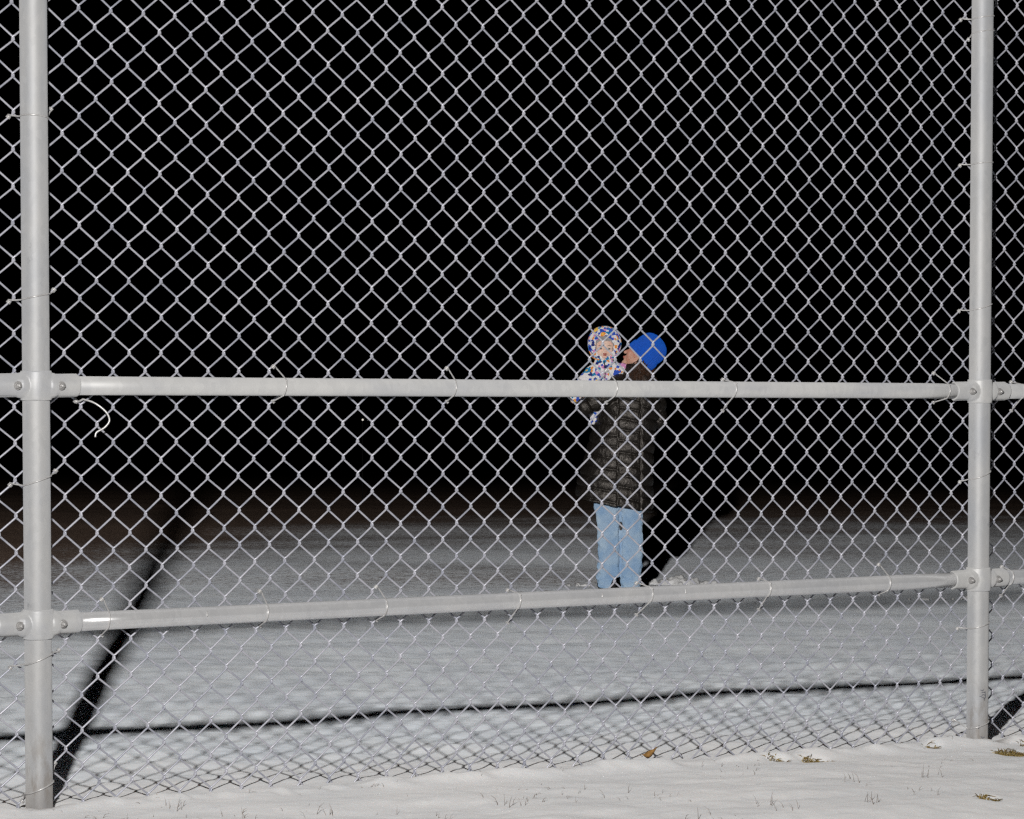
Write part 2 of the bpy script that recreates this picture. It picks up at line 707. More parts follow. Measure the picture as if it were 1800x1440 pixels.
def pxpost(px, py):
    """angle round the far post and height, from a spot seen on it"""
    z = -0.109 + (1303 - py) / 623.0
    a = math.asin(max(-0.98, min(0.98, (px - 1718.6) / 18.2)))
    return a, z


st = [[pxpost(1720, 1209), pxpost(1723, 1211), pxpost(1726, 1209)],
      [pxpost(1722, 1214.5), pxpost(1725, 1213.5), pxpost(1728, 1214)],
      [pxpost(1722, 1219), pxpost(1725, 1217.5), pxpost(1728.5, 1219)],
      [pxpost(1718.5, 1220), pxpost(1723, 1222), pxpost(1726.5, 1224), pxpost(1727, 1228)],
      [pxpost(1728, 1212), pxpost(1729, 1221), pxpost(1727.5, 1225)]]
add('scratch_mark', scratch(st), MARK, posts[1])
add('scratch_mark', scratch([[pxpost(1718, 1272), pxpost(1717.5, 1278)]], 0.0012), MARK, posts[1])
add('scratch_mark', scratch([[pxpost(1721, 1291), pxpost(1725, 1295), pxpost(1727.5, 1292.5)],
                             [pxpost(1718, 1296), pxpost(1722, 1299), pxpost(1728, 1296)],
                             [pxpost(1716, 1301), pxpost(1716, 1304)], [pxpost(1720, 1304.5), pxpost(1727, 1306)]], 0.0011),
    MARK, posts[1])

# ---- the mesh itself: vertical zigzag wires, each hooked into its neighbours
NW, NH = 0.078, 0.0816
NX0, NZ0, NDZ, YM = 0.1185, 1.7865, -0.00152 / 0.078, PR + 0.0048
WR = 0.00225


def lattice(m, n):
    """place of knuckle (m, n): half-cells along the fence and downwards; gently sagging, never quite regular"""
    x = NX0 + m * NW / 2
    z = NZ0 - n * NH / 2 + NDZ * (x - NX0)
    dx = 0.0042 * mnoise.noise(Vector((x * 2.3, z * 2.3, 1.7))) + 0.0020 * mnoise.noise(Vector((x * 9, z * 9, 5.1)))
    dz = 0.0042 * mnoise.noise(Vector((x * 2.1, z * 2.1, 9.3))) + 0.0020 * mnoise.noise(Vector((x * 9, z * 9, 15.1)))
    dy = 0.006 * (0.5 + mnoise.noise(Vector((x * 1.9, z * 1.9, 22.3))))
    if abs(x - 0) < 0.06 or abs(x - PX[1]) < 0.06:
        dy *= 0.2
    return np.array([x + dx, YM + dy, z + dz])


def wire_path(k, ntop, nbot):
    P = []
    w = WR
    ap = []
    for n in range(ntop, nbot + 1):
        left = ((n - k) % 2 == 0)
        m = k if left else k + 1
        ap.append((lattice(m, n), -1 if left else 1))
    for i, (p, s) in enumerate(ap):
        # overshoot so that the two hooked wires share the knuckle
        c = p + np.array([s * w * 0.35, 0, 0])
        up = ap[i - 1][0] if i else p + np.array([-s * NW / 2, 0, NH / 2])
        dn = ap[i + 1][0] if i + 1 < len(ap) else p + np.array([-s * NW / 2, 0, -NH / 2])
        q0, q1 = c + np.array([0, 0, 0.0034]), c - np.array([0, 0, 0.0034])
        du, dd = (up - np.array([0, 0, 0.0034])) - q0, (dn + np.array([0, 0, 0.0034])) - q1
        du, dd = du / np.linalg.norm(du), dd / np.linalg.norm(dd)
        # strands rising to the right lie in front, strands falling to the right behind
        yu = -w * 0.95 if s < 0 else w * 0.95
        yd = -yu
        bend = 0.0055 + 0.0012 * random.uniform(-1, 1)
        kk = 0.0010 * random.uniform(-1, 1)
        P.append(q0 + du * bend + np.array([0, yu, 0]))
        P.append(q0 + np.array([s * w * 0.45, yu * 0.8, kk]))
        P.append(q1 + np.array([s * w * 0.45, yd * 0.8, kk]))
        P.append(q1 + dd * bend + np.array([0, yd, 0]))
    return P


k0, k1 = int((-1.15 - NX0) / (NW / 2)), int((4.05 - NX0) / (NW / 2))
for k in range(k0, k1 + 1):
    xk = NX0 + (k + 0.5) * NW / 2
    ntop = int((NZ0 - 2.42) / (NH / 2))
    zb = float(plane_z(xk, YM)) - 0.008 + 0.010 * mnoise.noise(Vector((xk * 1.5, 3.0, 0)))
    nbot = int(math.floor((NZ0 + NDZ * (xk - NX0) - zb) / (NH / 2)))
    P = wire_path(k, ntop, nbot)
    # the cut end at the bottom: a short twisted barb
    e = P[-1]
    s = 1 if ((nbot - k) % 2 == 0) else -1
    P.append(e + np.array([s * 0.008, 0.001, -0.009]))
    P.append(e + np.array([s * 0.015, 0.001, -0.018]))
    add('wire', tube(P, WR, 6), WIRE, fence)


# ---- tie wires
def coil(c, d, turns=2.2, r=0.0040, pitch=0.0031, n=22, ph=0.0):
    c, d = np.asarray(c, float), np.asarray(d, float)
    d = d / np.linalg.norm(d)
    a = np.cross(d, [0, 1.0, 0])
    a /= np.linalg.norm(a)
    b = np.cross(d, a)
    t = np.linspace(0, turns * 2 * np.pi, n)
    return [c + d * (pitch * (q / (2 * np.pi) - turns / 2)) + r * (math.cos(q + ph) * a + math.sin(q + ph) * b) for q in t]


def bez(pts, n=8):
    """Catmull-Rom through the points"""
    P = [np.asarray(p, float) for p in pts]
    P = [2 * P[0] - P[1]] + P + [2 * P[-1] - P[-2]]
    out = []
    for i in range(1, len(P) - 2):
        for t in np.linspace(0, 1, n, endpoint=False):
            a, b, c, d = P[i - 1], P[i], P[i + 1], P[i + 2]
            out.append(0.5 * ((2 * b) + (c - a) * t + (2 * a - 5 * b + 4 * c - d) * t * t + (3 * b - a - 3 * c + d) * t ** 3))
    out.append(P[-2])
    return out


def near_strand(x, z, rising=True):
    """the spot on a rising (/) strand of the mesh nearest to x, z"""
    best = None
    m0 = int(round((x - NX0) / (NW / 2)))
    n0 = int(round((NZ0 + NDZ * (x - NX0) - z) / (NH / 2)))
    for m in range(m0 - 3, m0 + 4):
        for n in range(n0 - 3, n0 + 4):
            if (m + n) % 2:
                continue
            a, b = lattice(m, n), lattice(m + 1, n - 1) if rising else lattice(m + 1, n + 1)
            for t in (0.25, 0.4, 0.55, 0.7):
                p = a + (b - a) * t
                q = (p[0] - x) ** 2 + (p[2] - z) ** 2
                if best is None or q < best[0]:
                    best = (q, p + np.array([0, -WR * 0.9 if rising else WR * 0.9, 0]), (b - a))
    return best[1], best[2]


TR = 0.0017


def rail_tie(x, zf, loose=False):
    zc = zf(x)
    a, da = near_strand(x - 0.006, zc + 0.043)
    b, db = near_strand(x - 0.004, zc - 0.040)
    top, bot = coil(a, da, 2.6, n=26), coil(b, db, 1.6, n=18, ph=1.0)
    rr = RR + TR * 0.9
    j = random.uniform(-0.003, 0.003)
    arc = []
    for q in np.linspace(55, -70, 9):
        t = math.radians(q)
        arc.append((x + 0.005 + j + 0.004 * math.sin(t * 0.8), -rr * math.cos(t), zc + rr * math.sin(t)))
    mid = bez([top[-1]] + arc + [bot[0]], 5)
    return add('tie_wire', tube(top[:-1] + mid[1:-1] + bot, TR, 7), TIE, fence)


def post_tie(x0, z, tilt=0.0, dark=False):
    a, da = near_strand(x0 - 0.046, z - tilt - 0.004)
    b, db = near_strand(x0 + 0.050, z + tilt + 0.010)
    L_, R_ = coil(a, da, 2.2, n=22), coil(b, db, 2.2, n=22, ph=2)
    rr = PR + TR * 0.9
    arc = []
    for q in np.linspace(-105, 105, 13):
        t = math.radians(q)
        arc.append((x0 + rr * math.sin(t), -rr * math.cos(t), z + tilt * math.sin(t) + 0.003 * math.cos(t)))
    mid = bez([L_[-1]] + arc + [R_[0]], 4)
    return add('tie_wire', tube(L_[:-1] + mid[1:-1] + R_, TR, 7), TIE, fence)


for x in (-0.35, -0.72, 0.597, 1.056, 1.522, 1.896, 2.630, 2.905, 3.4):
    rail_tie(x, mid_z)
for x in (-0.30, -0.8, 0.154, 0.549, 0.860, 1.239, 1.632, 2.013, 2.420, 2.870, 3.3):
    rail_tie(x, low_z)
for z, t in ((1.531, -0.003), (1.135, 0.006), (0.727, 0.010), (0.329, 0.012), (0.040, 0.012), (1.95, 0.004)):
    post_tie(PX[0], z, t)
for z, t in ((1.925, 0.004), (1.885, 0.003), (1.519, 0.002), (1.118, 0.009), (0.646, 0.012), (0.222, 0.009), (-0.06, 0.01)):
    post_tie(PX[1], z, t)
# one tie has sprung open beside the near post and hangs bent from the mesh
a, da = near_strand(0.122, 0.903, False)
lo = coil(a, da, 2.4, n=24) + bez([(0.118, 0.022, 0.905), (0.138, 0.006, 0.897), (0.160, -0.006, 0.878), (0.168, -0.010, 0.858),
                                  (0.158, -0.008, 0.842), (0.140, -0.004, 0.831), (0.136, -0.004, 0.820)], 6)
o = add('tie_wire', tube(lo, 0.0021, 8), TIE, fence)
o['label'] = 'loose tie wire sprung open into a hook below the middle rail'
# short bright raised bands on the front of the lower rail
for x in (0.401, 1.487, 1.745):
    zc = low_z(x)
    pts = [(x - 0.0005 * i, -(RR + 0.0008) * math.cos(math.radians(q)), zc + (RR + 0.0008) * math.sin(math.radians(q)))
           for i, q in enumerate(np.linspace(35, 2, 6))]
    add('bright_band', tube(pts, 0.0014, 6), TIE, fence)

# ------------------------------------------------------------------ the adult, seen from behind, and the child on the arm
PG = Vector((6.446, 7.425, 0.0))
PG.z = float(G(PG.x, PG.y))


def person_root(name, label, cat):
    e = bpy.data.objects.new(name, None)
    COL.objects.link(e)
    e.location = PG
    e.rotation_euler = (0, 0, -YAW)        # local x = picture right, y = away from the camera
    e['label'] = label
    e['category'] = cat
    return e


adult = person_root('person', 'adult seen from behind in blue beanie, black quilted jacket and pale jeans, holding the baby', 'person')
SKIN = skin_material('skin', (0.66, 0.40, 0.30), (0.62, 0.28, 0.20))
BSKIN = skin_material('baby_skin', (0.86, 0.65, 0.54), (0.84, 0.55, 0.45))
HAIR = plain('brown_hair', (0.075, 0.036, 0.020), 0.42, 0, 0.6, 40)
LIP = plain('lips', (0.52, 0.16, 0.13), 0.4, 0, 0.2, 40)
EYEW = plain('eye_white', (0.70, 0.68, 0.66), 0.25, 0, 0.05, 20)
IRIS = plain('iris', (0.03, 0.022, 0.018), 0.2, 0, 0.3, 90)


def unit(v):
    v = np.asarray(v, float)
    return v / np.linalg.norm(v)


def frame(face, up):
    f = unit(face)
    u = unit(np.asarray(up, float) - f * (np.asarray(up, float) @ f))
    s = np.cross(f, u)
    return np.stack([s, f, u])           # rows: side, face, up


def hand(mb, wrist, direction, palm_n, k=1.0, curl=0.5):
    """palm, four bent fingers of different length and a thumb leaving the side of the palm"""
    w, d, n = np.asarray(wrist, float), unit(direction), unit(palm_n)
    n = unit(n - d * (n @ d))
    s = np.cross(d, n)
    mb.add(ball(w + d * 0.045 * k, (0.040 * k, 0.048 * k, 0.017 * k), 14, 10, np.stack([s, d, n])))
    for i, (off, L) in enumerate(((-0.029, 0.070), (-0.010, 0.079), (0.010, 0.074), (0.028, 0.058))):
        b = w + d * 0.078 * k + s * off * k
        c1 = b + (d * math.cos(curl) + n * math.sin(curl)) * L * 0.5 * k
        c2 = c1 + (d * math.cos(curl * 2.2) + n * math.sin(curl * 2.2)) * L * 0.33 * k
        c3 = c2 + (d * math.cos(curl * 3.2) + n * math.sin(curl * 3.2)) * L * 0.26 * k
        limb(mb, [w + d * 0.05 * k + s * off * 0.8 * k, b, c1, c2, c3], [0.0095 * k, 0.0092 * k, 0.0085 * k, 0.0078 * k, 0.0068 * k], 8)
    t0 = w + d * 0.025 * k - s * 0.030 * k
    t1 = t0 + unit(d * 0.7 - s * 0.7 + n * 0.3) * 0.036 * k
    t2 = t1 + unit(d * 0.9 - s * 0.2 + n * 0.5) * 0.028 * k
    limb(mb, [w + d * 0.02 * k - s * 0.012 * k, t0, t1, t2], [0.014 * k, 0.0125 * k, 0.0105 * k, 0.0085 * k], 8)


def head(mb, c, B, k=1.0, infant=False):
    """skull, jaw, brow, nose, cheeks, chin and ears; B rows = side, face, up"""
    c = np.asarray(c, float)

    def at(s, f, u):
        return c + (B[0] * s + B[1] * f + B[2] * u) * k

    def el(s, f, u, r):
        mb.add(ball(at(s, f, u), np.asarray(r) * k, 16, 12, B))
    el(0, -0.012, 0.015, (0.074, 0.092, 0.092))
    el(0, 0.020, -0.035, (0.060, 0.066, 0.068 if not infant else 0.056))
    if infant:
        el(0, 0.030, 0.010, (0.064, 0.060, 0.066))
        for s in (-1, 1):
            el(s * 0.034, 0.052, -0.036, (0.027, 0.026, 0.027))
        el(0, 0.066, -0.068, (0.022, 0.018, 0.016))
        el(0, 0.083, -0.046, (0.022, 0.012, 0.012))
        limb(mb, [at(0, 0.082, 0.006), at(0, 0.092, -0.014), at(0, 0.099, -0.022)], [0.007 * k, 0.009 * k, 0.011 * k], 10)
    else:
        for s in (-1, 1):
            el(s * 0.040, 0.048, -0.026, (0.024, 0.026, 0.024))
            el(s * 0.046, -0.002, -0.062, (0.020, 0.034, 0.022))
        el(0, 0.070, -0.100, (0.022, 0.020, 0.017))
        el(0, 0.078, -0.066, (0.024, 0.016, 0.018))
        el(0, 0.066, 0.020, (0.054, 0.020, 0.016))
        limb(mb, [at(0, 0.082, 0.008), at(0, 0.096, -0.018), at(0, 0.108, -0.036)], [0.008 * k, 0.009 * k, 0.012 * k], 10)
    for s in (-1, 1):
        mb.add(ball(at(s * 0.078, -0.008, -0.018), np.array([0.009, 0.019, 0.031]) * k, 12, 10, B))


HB = frame((-0.74, 0.52, 0.42), (0.62, 0.0, 0.78))
HC = np.array([0.128, 0.03, 1.502])
mb = MB()
head(mb, HC, HB, 0.95)
limb(mb, [(0.085, 0.03, 1.32), (0.105, 0.035, 1.40), HC - HB[2] * 0.03 - HB[1] * 0.02], [0.062, 0.054, 0.056])
limb(mb, [(-0.01, 0.02, 0.80), (0.02, 0.02, 1.0), (0.06, 0.02, 1.20), (0.085, 0.03, 1.30)], [0.105, 0.10, 0.105, 0.085])
limb(mb, [(0.085, 0.03, 1.31), (0.0, -0.02, 1.30), (-0.10, -0.06, 1.25), (-0.225, -0.105, 1.175)], [0.06, 0.05, 0.044, 0.038])
limb(mb, [(-0.225, -0.105, 1.175), (-0.20, 0.02, 1.155), (-0.165, 0.12, 1.15)], [0.038, 0.034, 0.026])
limb(mb, [(0.085, 0.03, 1.31), (0.19, 0.04, 1.30), (0.235, 0.10, 1.10)], [0.06, 0.05, 0.038])
limb(mb, [(0.235, 0.10, 1.10), (0.14, 0.22, 1.13), (0.05, 0.245, 1.17)], [0.038, 0.034, 0.026])
hand(mb, (-0.165, 0.12, 1.15), (0.25, 0.95, 0.05), (0.6, -0.1, 0.75), 0.92, 0.35)
hand(mb, (0.05, 0.245, 1.17), (-0.95, 0.02, 0.25), (-0.05, -1, 0.1), 0.92, 0.30)
for hx, kx, ax in ((-0.085, -0.085, -0.085), (0.075, 0.078, 0.080)):
    limb(mb, [(hx * 0.9, 0.02, 0.80), (kx, 0.0, 0.44), (ax, 0.015, 0.09)], [0.062, 0.044, 0.034])
    limb(mb, [(ax, 0.02, 0.06), (ax - 0.015, 0.13, 0.035)], [0.036, 0.028])
v, f, nrm = fuse(mb.data(), 0.0058, 3, 0.4)
add('body', (v, f), SKIN, adult)
for s in (-1, 1):
    ec = HC + (HB[0] * s * 0.031 + HB[1] * 0.057 + HB[2] * -0.004) * 0.95
    e = add('eye', ball(ec, 0.0115, 14, 10), EYEW, adult)
    add('iris', ball(ec + HB[1] * 0.0075, (0.0055, 0.0055, 0.0055), 10, 8), IRIS, e)
lc = HC + (HB[1] * 0.090 - HB[2] * 0.068) * 0.95
add('lips', ball(lc, (0.021, 0.009, 0.0085), 14, 8, HB), LIP, adult)

# jeans
DENIM = denim_material()
mb = MB()
for side, prof in ((-1, ((0.86, -0.070, 0.088, 0.105), (0.72, -0.082, 0.086, 0.098), (0.58, -0.083, 0.086, 0.090), (0.44, -0.076, 0.071, 0.080),
                         (0.33, -0.074, 0.071, 0.082), (0.20, -0.070, 0.069, 0.083), (0.10, -0.072, 0.070, 0.088), (0.050, -0.078, 0.064, 0.088))),
                   (1, ((0.86, 0.060, 0.085, 0.105), (0.72, 0.067, 0.082, 0.098), (0.58, 0.070, 0.076, 0.090), (0.44, 0.077, 0.065, 0.078),
                        (0.33, 0.077, 0.068, 0.082), (0.20, 0.074, 0.067, 0.083), (0.10, 0.068, 0.063, 0.087), (0.015, 0.066, 0.060, 0.090)))):
    V, F = [], []
    ang = np.linspace(0, 2 * np.pi, 36, endpoint=False)
    zz = np.linspace(prof[0][0], prof[-1][0], 44)
    pz = np.array(prof)[::-1]
    for z in zz:
        xc, hw, hd = (np.interp(z, pz[:, 0], pz[:, i]) for i in (1, 2, 3))
        V += [(xc + hw * math.cos(a), 0.012 + hd * math.sin(a), z) for a in ang]
    for i in range(len(zz) - 1):
        for j in range(36):
            k = (j + 1) % 36
            F.append((i * 36 + j, (i + 1) * 36 + j, (i + 1) * 36 + k, i * 36 + k))
    F.append(tuple(range(36)))
    F.append(tuple(reversed([(len(zz) - 1) * 36 + j for j in range(36)])))
    mb.add((np.array(V), F))
mb.add(ball((-0.005, 0.012, 0.80), (0.155, 0.115, 0.15), 24, 14))
v, f, nrm = fuse(mb.data(), 0.0062, 2, 0.4)
low = smooth01((0.40 - v[:, 2]) / 0.35)
knee = np.exp(-((v[:, 2] - 0.47) / 0.07) ** 2)
w = n3(v * [1, 1, 1.9], 13, 3.1) * (0.0055 + 0.006 * low + 0.006 * knee) + n3(v * [1.0, 1.0, 2.2] + [0, 0, 0.4], 28, 8.7) * (0.002 + 0.0035 * low)
fold = np.sin(v[:, 2] * 88 + v[:, 0] * 30 * np.sign(v[:, 0]) + 5 * n3(v, 6, 1.0)) * 0.0055 * np.exp(-((v[:, 2] - 0.09) / 0.08) ** 2)
fold = fold - 0.009 * np.abs(np.sin(v[:, 2] * 30 + v[:, 0] * 16 + 2.5 * n3(v, 5, 7.0))) ** 8 * (0.4 + 0.6 * knee)
v = v + nrm * (w + fold)[:, None]
# the crease between the legs
v[:, 1] += 0.02 * np.exp(-(v[:, 0] / 0.010) ** 2) * (v[:, 1] < 0) * smooth01((0.75 - v[:, 2]) / 0.2)
# the left hem rides up on its inner side over the boot
v[:, 2] += 0.055 * smooth01((v[:, 0] + 0.075) / 0.03) * smooth01((0.13 - v[:, 2]) / 0.1) * (v[:, 0] < 0.0)
add('jeans', (v, f), DENIM, adult)

# boots
BOOT = plain('dark_boot', (0.030, 0.024, 0.020), 0.55, 0, 0.4, 50, 0.3)
for sx, fx in ((-0.073, -0.10), (0.068, 0.055)):
    mb = MB()
    limb(mb, [(sx, 0.02, 0.17), (sx, 0.025, 0.07)], [0.047, 0.050], 16)
    mb.add(ball((sx, 0.02, 0.042), (0.047, 0.060, 0.042), 16, 10))
    limb(mb, [(sx, 0.03, 0.048), (fx, 0.15, 0.042)], [0.046, 0.042], 16)
    mb.add(box((sx * 0.6 + fx * 0.4, 0.07, 0.011), (0.092, 0.24, 0.022)))
    v, f, _ = fuse(mb.data(), 0.006, 3, 0.5)
    b = add('boot', (v, f), BOOT, adult)

# quilted jacket
prof = np.array(((0.50, -0.040, 0.246, 0.190), (0.58, -0.036, 0.247, 0.188), (0.66, -0.032, 0.242, 0.182), (0.75, -0.020, 0.228, 0.176),
                 (0.90, 0.000, 0.212, 0.165), (1.05, 0.026, 0.202, 0.155), (1.18, 0.060, 0.190, 0.145), (1.28, 0.078, 0.176, 0.128),
                 (1.34, 0.086, 0.145, 0.105), (1.38, 0.092, 0.100, 0.085), (1.42, 0.098, 0.072, 0.076), (1.455, 0.104, 0.068, 0.074)))
mb = MB()
V, F = [], []
SG = 48
ang = np.linspace(0, 2 * np.pi, SG, endpoint=False)
zz = np.linspace(0.56, 1.45, 46)
for z in zz:
    xc, hw, hd = (np.interp(z, prof[:, 0], prof[:, i]) for i in (1, 2, 3))
    sh = 0.20 * float(smooth01((0.95 - z) / 0.35))
    for a in ang:
        x = xc + hw * math.copysign(abs(math.cos(a)) ** 0.9, math.cos(a))
        V.append((x, 0.02 + hd * math.sin(a), z - sh * (x - xc)))
for i in range(len(zz) - 1):
    for j in range(SG):
        k = (j + 1) % SG
        F.append((i * SG + j, i * SG + k, (i + 1) * SG + k, (i + 1) * SG + j))
F.append(tuple(reversed(range(SG))))
F.append(tuple((len(zz) - 1) * SG + j for j in range(SG)))
mb.add((np.array(V), F))
LARM = np.array([(0.00, -0.035, 1.305), (-0.115, -0.085, 1.245), (-0.225, -0.115, 1.180), (-0.205, 0.01, 1.160), (-0.172, 0.10, 1.152)])
RARM = np.array([(0.175, 0.03, 1.295), (0.228, 0.075, 1.20), (0.245, 0.11, 1.09), (0.15, 0.22, 1.13), (0.075, 0.245, 1.165)])
limb(mb, LARM, [0.078, 0.068, 0.056, 0.050, 0.044], 20)
limb(mb, RARM, [0.080, 0.068, 0.060, 0.054, 0.046], 20)
v, f, nrm = fuse(mb.data(), 0.0045, 5, 0.5)


def chain_param(P, chain):
    best = np.full(len(P), 9.0)
    par = np.zeros(len(P))
    L = 0.0
    for a, b in zip(chain[:-1], chain[1:]):
        d = b - a
        l = np.linalg.norm(d)
        t = np.clip((P - a) @ d / (l * l), 0, 1)
        q = np.linalg.norm(P - (a + t[:, None] * d), axis=1)
        m = q < best
        best[m], par[m] = q[m], L + t[m] * l
        L += l
    return best, par


dl, pl = chain_param(v, LARM)
dr_, pr_ = chain_param(v, RARM)
PITCH = 0.070
qt = v[:, 2] + 0.27 * (v[:, 0] - 0.05) + 0.05 * np.maximum(0, 1.15 - v[:, 2]) * 0 + 0.014 * n3(v, 5, 2.0)
pan = np.where(v[:, 0] < -0.022, 0.0, np.where(v[:, 0] < 0.125, 1.0, 2.0))     # three sewn panels, their channels not quite aligned
qt = qt + pan * 0.027 - (pan == 0) * 0.10 * (v[:, 0] + 0.022)
pt = np.abs(np.sin(np.pi * qt / PITCH)) ** 0.42
for sx in (-0.022, 0.125):
    pt = pt * (1 - 0.75 * np.exp(-((v[:, 0] - sx) / 0.006) ** 2) * (v[:, 1] < 0.05))
pa = np.where(dl < dr_, np.abs(np.sin(np.pi * (pl + 0.02) / 0.066)) ** 0.42, np.abs(np.sin(np.pi * (pr_ + 0.02) / 0.066)) ** 0.42)
xcz = np.interp(v[:, 2], prof[:, 0], prof[:, 1])
hwz = np.interp(v[:, 2], prof[:, 0], prof[:, 2])
hdz = np.interp(v[:, 2], prof[:, 0], prof[:, 3])
et = np.sqrt(((v[:, 0] - xcz) / hwz) ** 2 + ((v[:, 1] - 0.02) / hdz) ** 2)
arm = smooth01((et - 1.02) / 0.10) * (np.minimum(dl, dr_) < 0.11)
puff = pt * (1 - arm) + pa * arm
wr = n3(v, 16, 4.0) * 0.0022 + n3(v * [1.8, 1.8, 0.8], 30, 9.0) * 0.0014 + np.abs(n3(v * [1.2, 1.2, 0.9], 22, 6.0)) * -0.0035
v = v + nrm * (0.016 * (puff - 0.8) + wr * (0.6 + 0.6 * puff))[:, None]
JKT = jacket_material()
add('jacket', (v, f), JKT, adult)
# hair
mb = MB()
rr = random.Random(5)
for i in range(520):
    a = rr.uniform(-1, 1)
    b = rr.uniform(-1, 1)
    root = HC + HB[0] * a * 0.078 + HB[1] * (-0.062 + 0.020 * b) - HB[2] * rr.uniform(0.005, 0.05)
    fall = rr.uniform(0.05, 0.125)
    side = rr.uniform(-0.028, 0.085)
    p1 = root + np.array([-0.015 + side * 0.25, -0.015 * (a > 0) - 0.02, -fall * 0.45])
    p2 = np.array([0.085 + side, -0.060 - 0.035 * rr.random() + 0.05 * abs(side) / 0.08, max(1.318, root[2] - fall * 0.9)])
    p3 = p2 + np.array([side * 0.35 + rr.uniform(-0.03, 0.03), -0.022, -rr.uniform(0.03, 0.10)])
    mb.add(tube(bez([root, p1, p2, p3], 5), np.linspace(0.0030, 0.0008, 16), 4))
add('hair', mb.data(), HAIR, adult)

# blue rib-knit beanie
HAT = plain('blue_rib_knit', (0.005, 0.115, 0.62), 0.85, 0, 0.12, 60, 0.0, 0.9)
A = unit((0.773, -0.06, 0.634))
Bx = frame(unit(np.cross(A, (0, 1.0, 0.05))), A)      # any basis with up = A
HBs = np.stack([Bx[0], Bx[1], A])
c0 = np.array([0.126, 0.02, 1.484])
NS, NR = 216, 34
V, F = [], []
prof_h = [(-0.004, 0.093), (-0.006, 0.103), (0.004, 0.1085), (0.020, 0.1095), (0.040, 0.1095), (0.047, 0.1075), (0.050, 0.1025), (0.056, 0.1035), (0.085, 0.1045),
          (0.115, 0.100), (0.140, 0.088), (0.158, 0.068), (0.169, 0.043), (0.174, 0.020), (0.175, 0.003)]
ph = np.array(prof_h)
tt = np.linspace(0, len(ph) - 1, NR)
for t in tt:
    h = np.interp(t, np.arange(len(ph)), ph[:, 0])
    r = np.interp(t, np.arange(len(ph)), ph[:, 1])
    for j in range(NS):
        a = 2 * np.pi * j / NS
        rib = 1 + 0.048 * math.cos(40 * a) * min(1, r / 0.06)
        lump = 1 + 0.03 * mnoise.noise(Vector((math.cos(a) * 1.6, math.sin(a) * 1.6, h * 14)))
        sq = 1.0 if h < 0.05 else 1 + 0.03 * math.cos(2 * a + 0.7)
        V.append(c0 + HBs[0] * r * rib * lump * sq * math.cos(a) + HBs[1] * r * rib * lump * math.sin(a) * 0.94 + A * h)
for i in range(NR - 1):
    for j in range(NS):
        k = (j + 1) % NS
        F.append((i * NS + j, i * NS + k, (i + 1) * NS + k, (i + 1) * NS + j))
F.append(tuple((NR - 1) * NS + j for j in range(NS)))
add('beanie', (np.array(V), F), HAT, adult)

# ---- the child
baby = person_root('person', 'baby in a floral hooded snowsuit with grey cap, facing the camera, carried on the arm', 'baby')
FLOR = floral_material()
BB = frame((0.03, -0.98, -0.10), (0.03, -0.05, 1.0))
BC = np.array([-0.102, 0.0, 1.555])
mb = MB()
head(mb, BC, BB, 0.86, True)
limb(mb, [BC - BB[2] * 0.05, (-0.105, 0.03, 1.42), (-0.14, 0.05, 1.20)], [0.036, 0.055, 0.065])
limb(mb, [(-0.12, 0.02, 1.40), (-0.17, 0.0, 1.385), (-0.245, -0.04, 1.31), (-0.285, -0.055, 1.25)], [0.04, 0.03, 0.023, 0.018])
limb(mb, [(-0.10, 0.02, 1.41), (-0.04, 0.01, 1.40), (0.015, 0.02, 1.41), (0.050, 0.075, 1.395)], [0.04, 0.03, 0.023, 0.018])
hand(mb, (-0.285, -0.055, 1.25), (-0.5, -0.3, -1), (0.3, -0.9, 0.1), 0.42, 0.4)
hand(mb, (0.050, 0.075, 1.395), (0.5, 0.8, -0.2), (0.6, -0.6, -0.4), 0.42, 0.4)
limb(mb, [(-0.14, 0.05, 1.19), (-0.152, 0.0, 1.155), (-0.162, 0.02, 1.10)], [0.042, 0.026, 0.018])
limb(mb, [(-0.13, 0.06, 1.19), (-0.06, 0.19, 1.16), (-0.02, 0.215, 1.05)], [0.045, 0.032, 0.024])
v, f, _ = fuse(mb.data(), 0.0042, 3, 0.4)
add('body', (v, f), BSKIN, baby)
for s in (-1, 1):
    ec = BC + (BB[0] * s * 0.030 + BB[1] * 0.0795 + BB[2] * -0.008) * 0.86
    e = add('eye', ball(ec, np.array((0.0098, 0.0085, 0.0068)), 14, 10, BB), EYEW, baby)
    add('iris', ball(ec + BB[1] * 0.0058, np.array((0.0058, 0.0036, 0.0058)), 12, 8, BB), IRIS, e)
    mb = MB()
    mb.add(tube(bez([BC + (BB[0] * s * 0.014 + BB[1] * 0.086 + BB[2] * 0.010) * 0.86, BC + (BB[0] * s * 0.030 + BB[1] * 0.087 + BB[2] * 0.016) * 0.86,
                     BC + (BB[0] * s * 0.046 + BB[1] * 0.076 + BB[2] * 0.011) * 0.86], 5), 0.0018, 6))
    add('eyebrow', mb.data(), plain('fair_brow', (0.30, 0.17, 0.10), 0.7), baby)
lc = BC + (BB[1] * 0.094 - BB[2] * 0.049) * 0.86
mb = MB()
mb.add(ball(lc + BB[2] * 0.004, (0.0135, 0.006, 0.0045), 12, 8, BB))
mb.add(ball(lc - BB[2] * 0.004, (0.0115, 0.0065, 0.005), 12, 8, BB))
add('lips', mb.data(), LIP, baby)

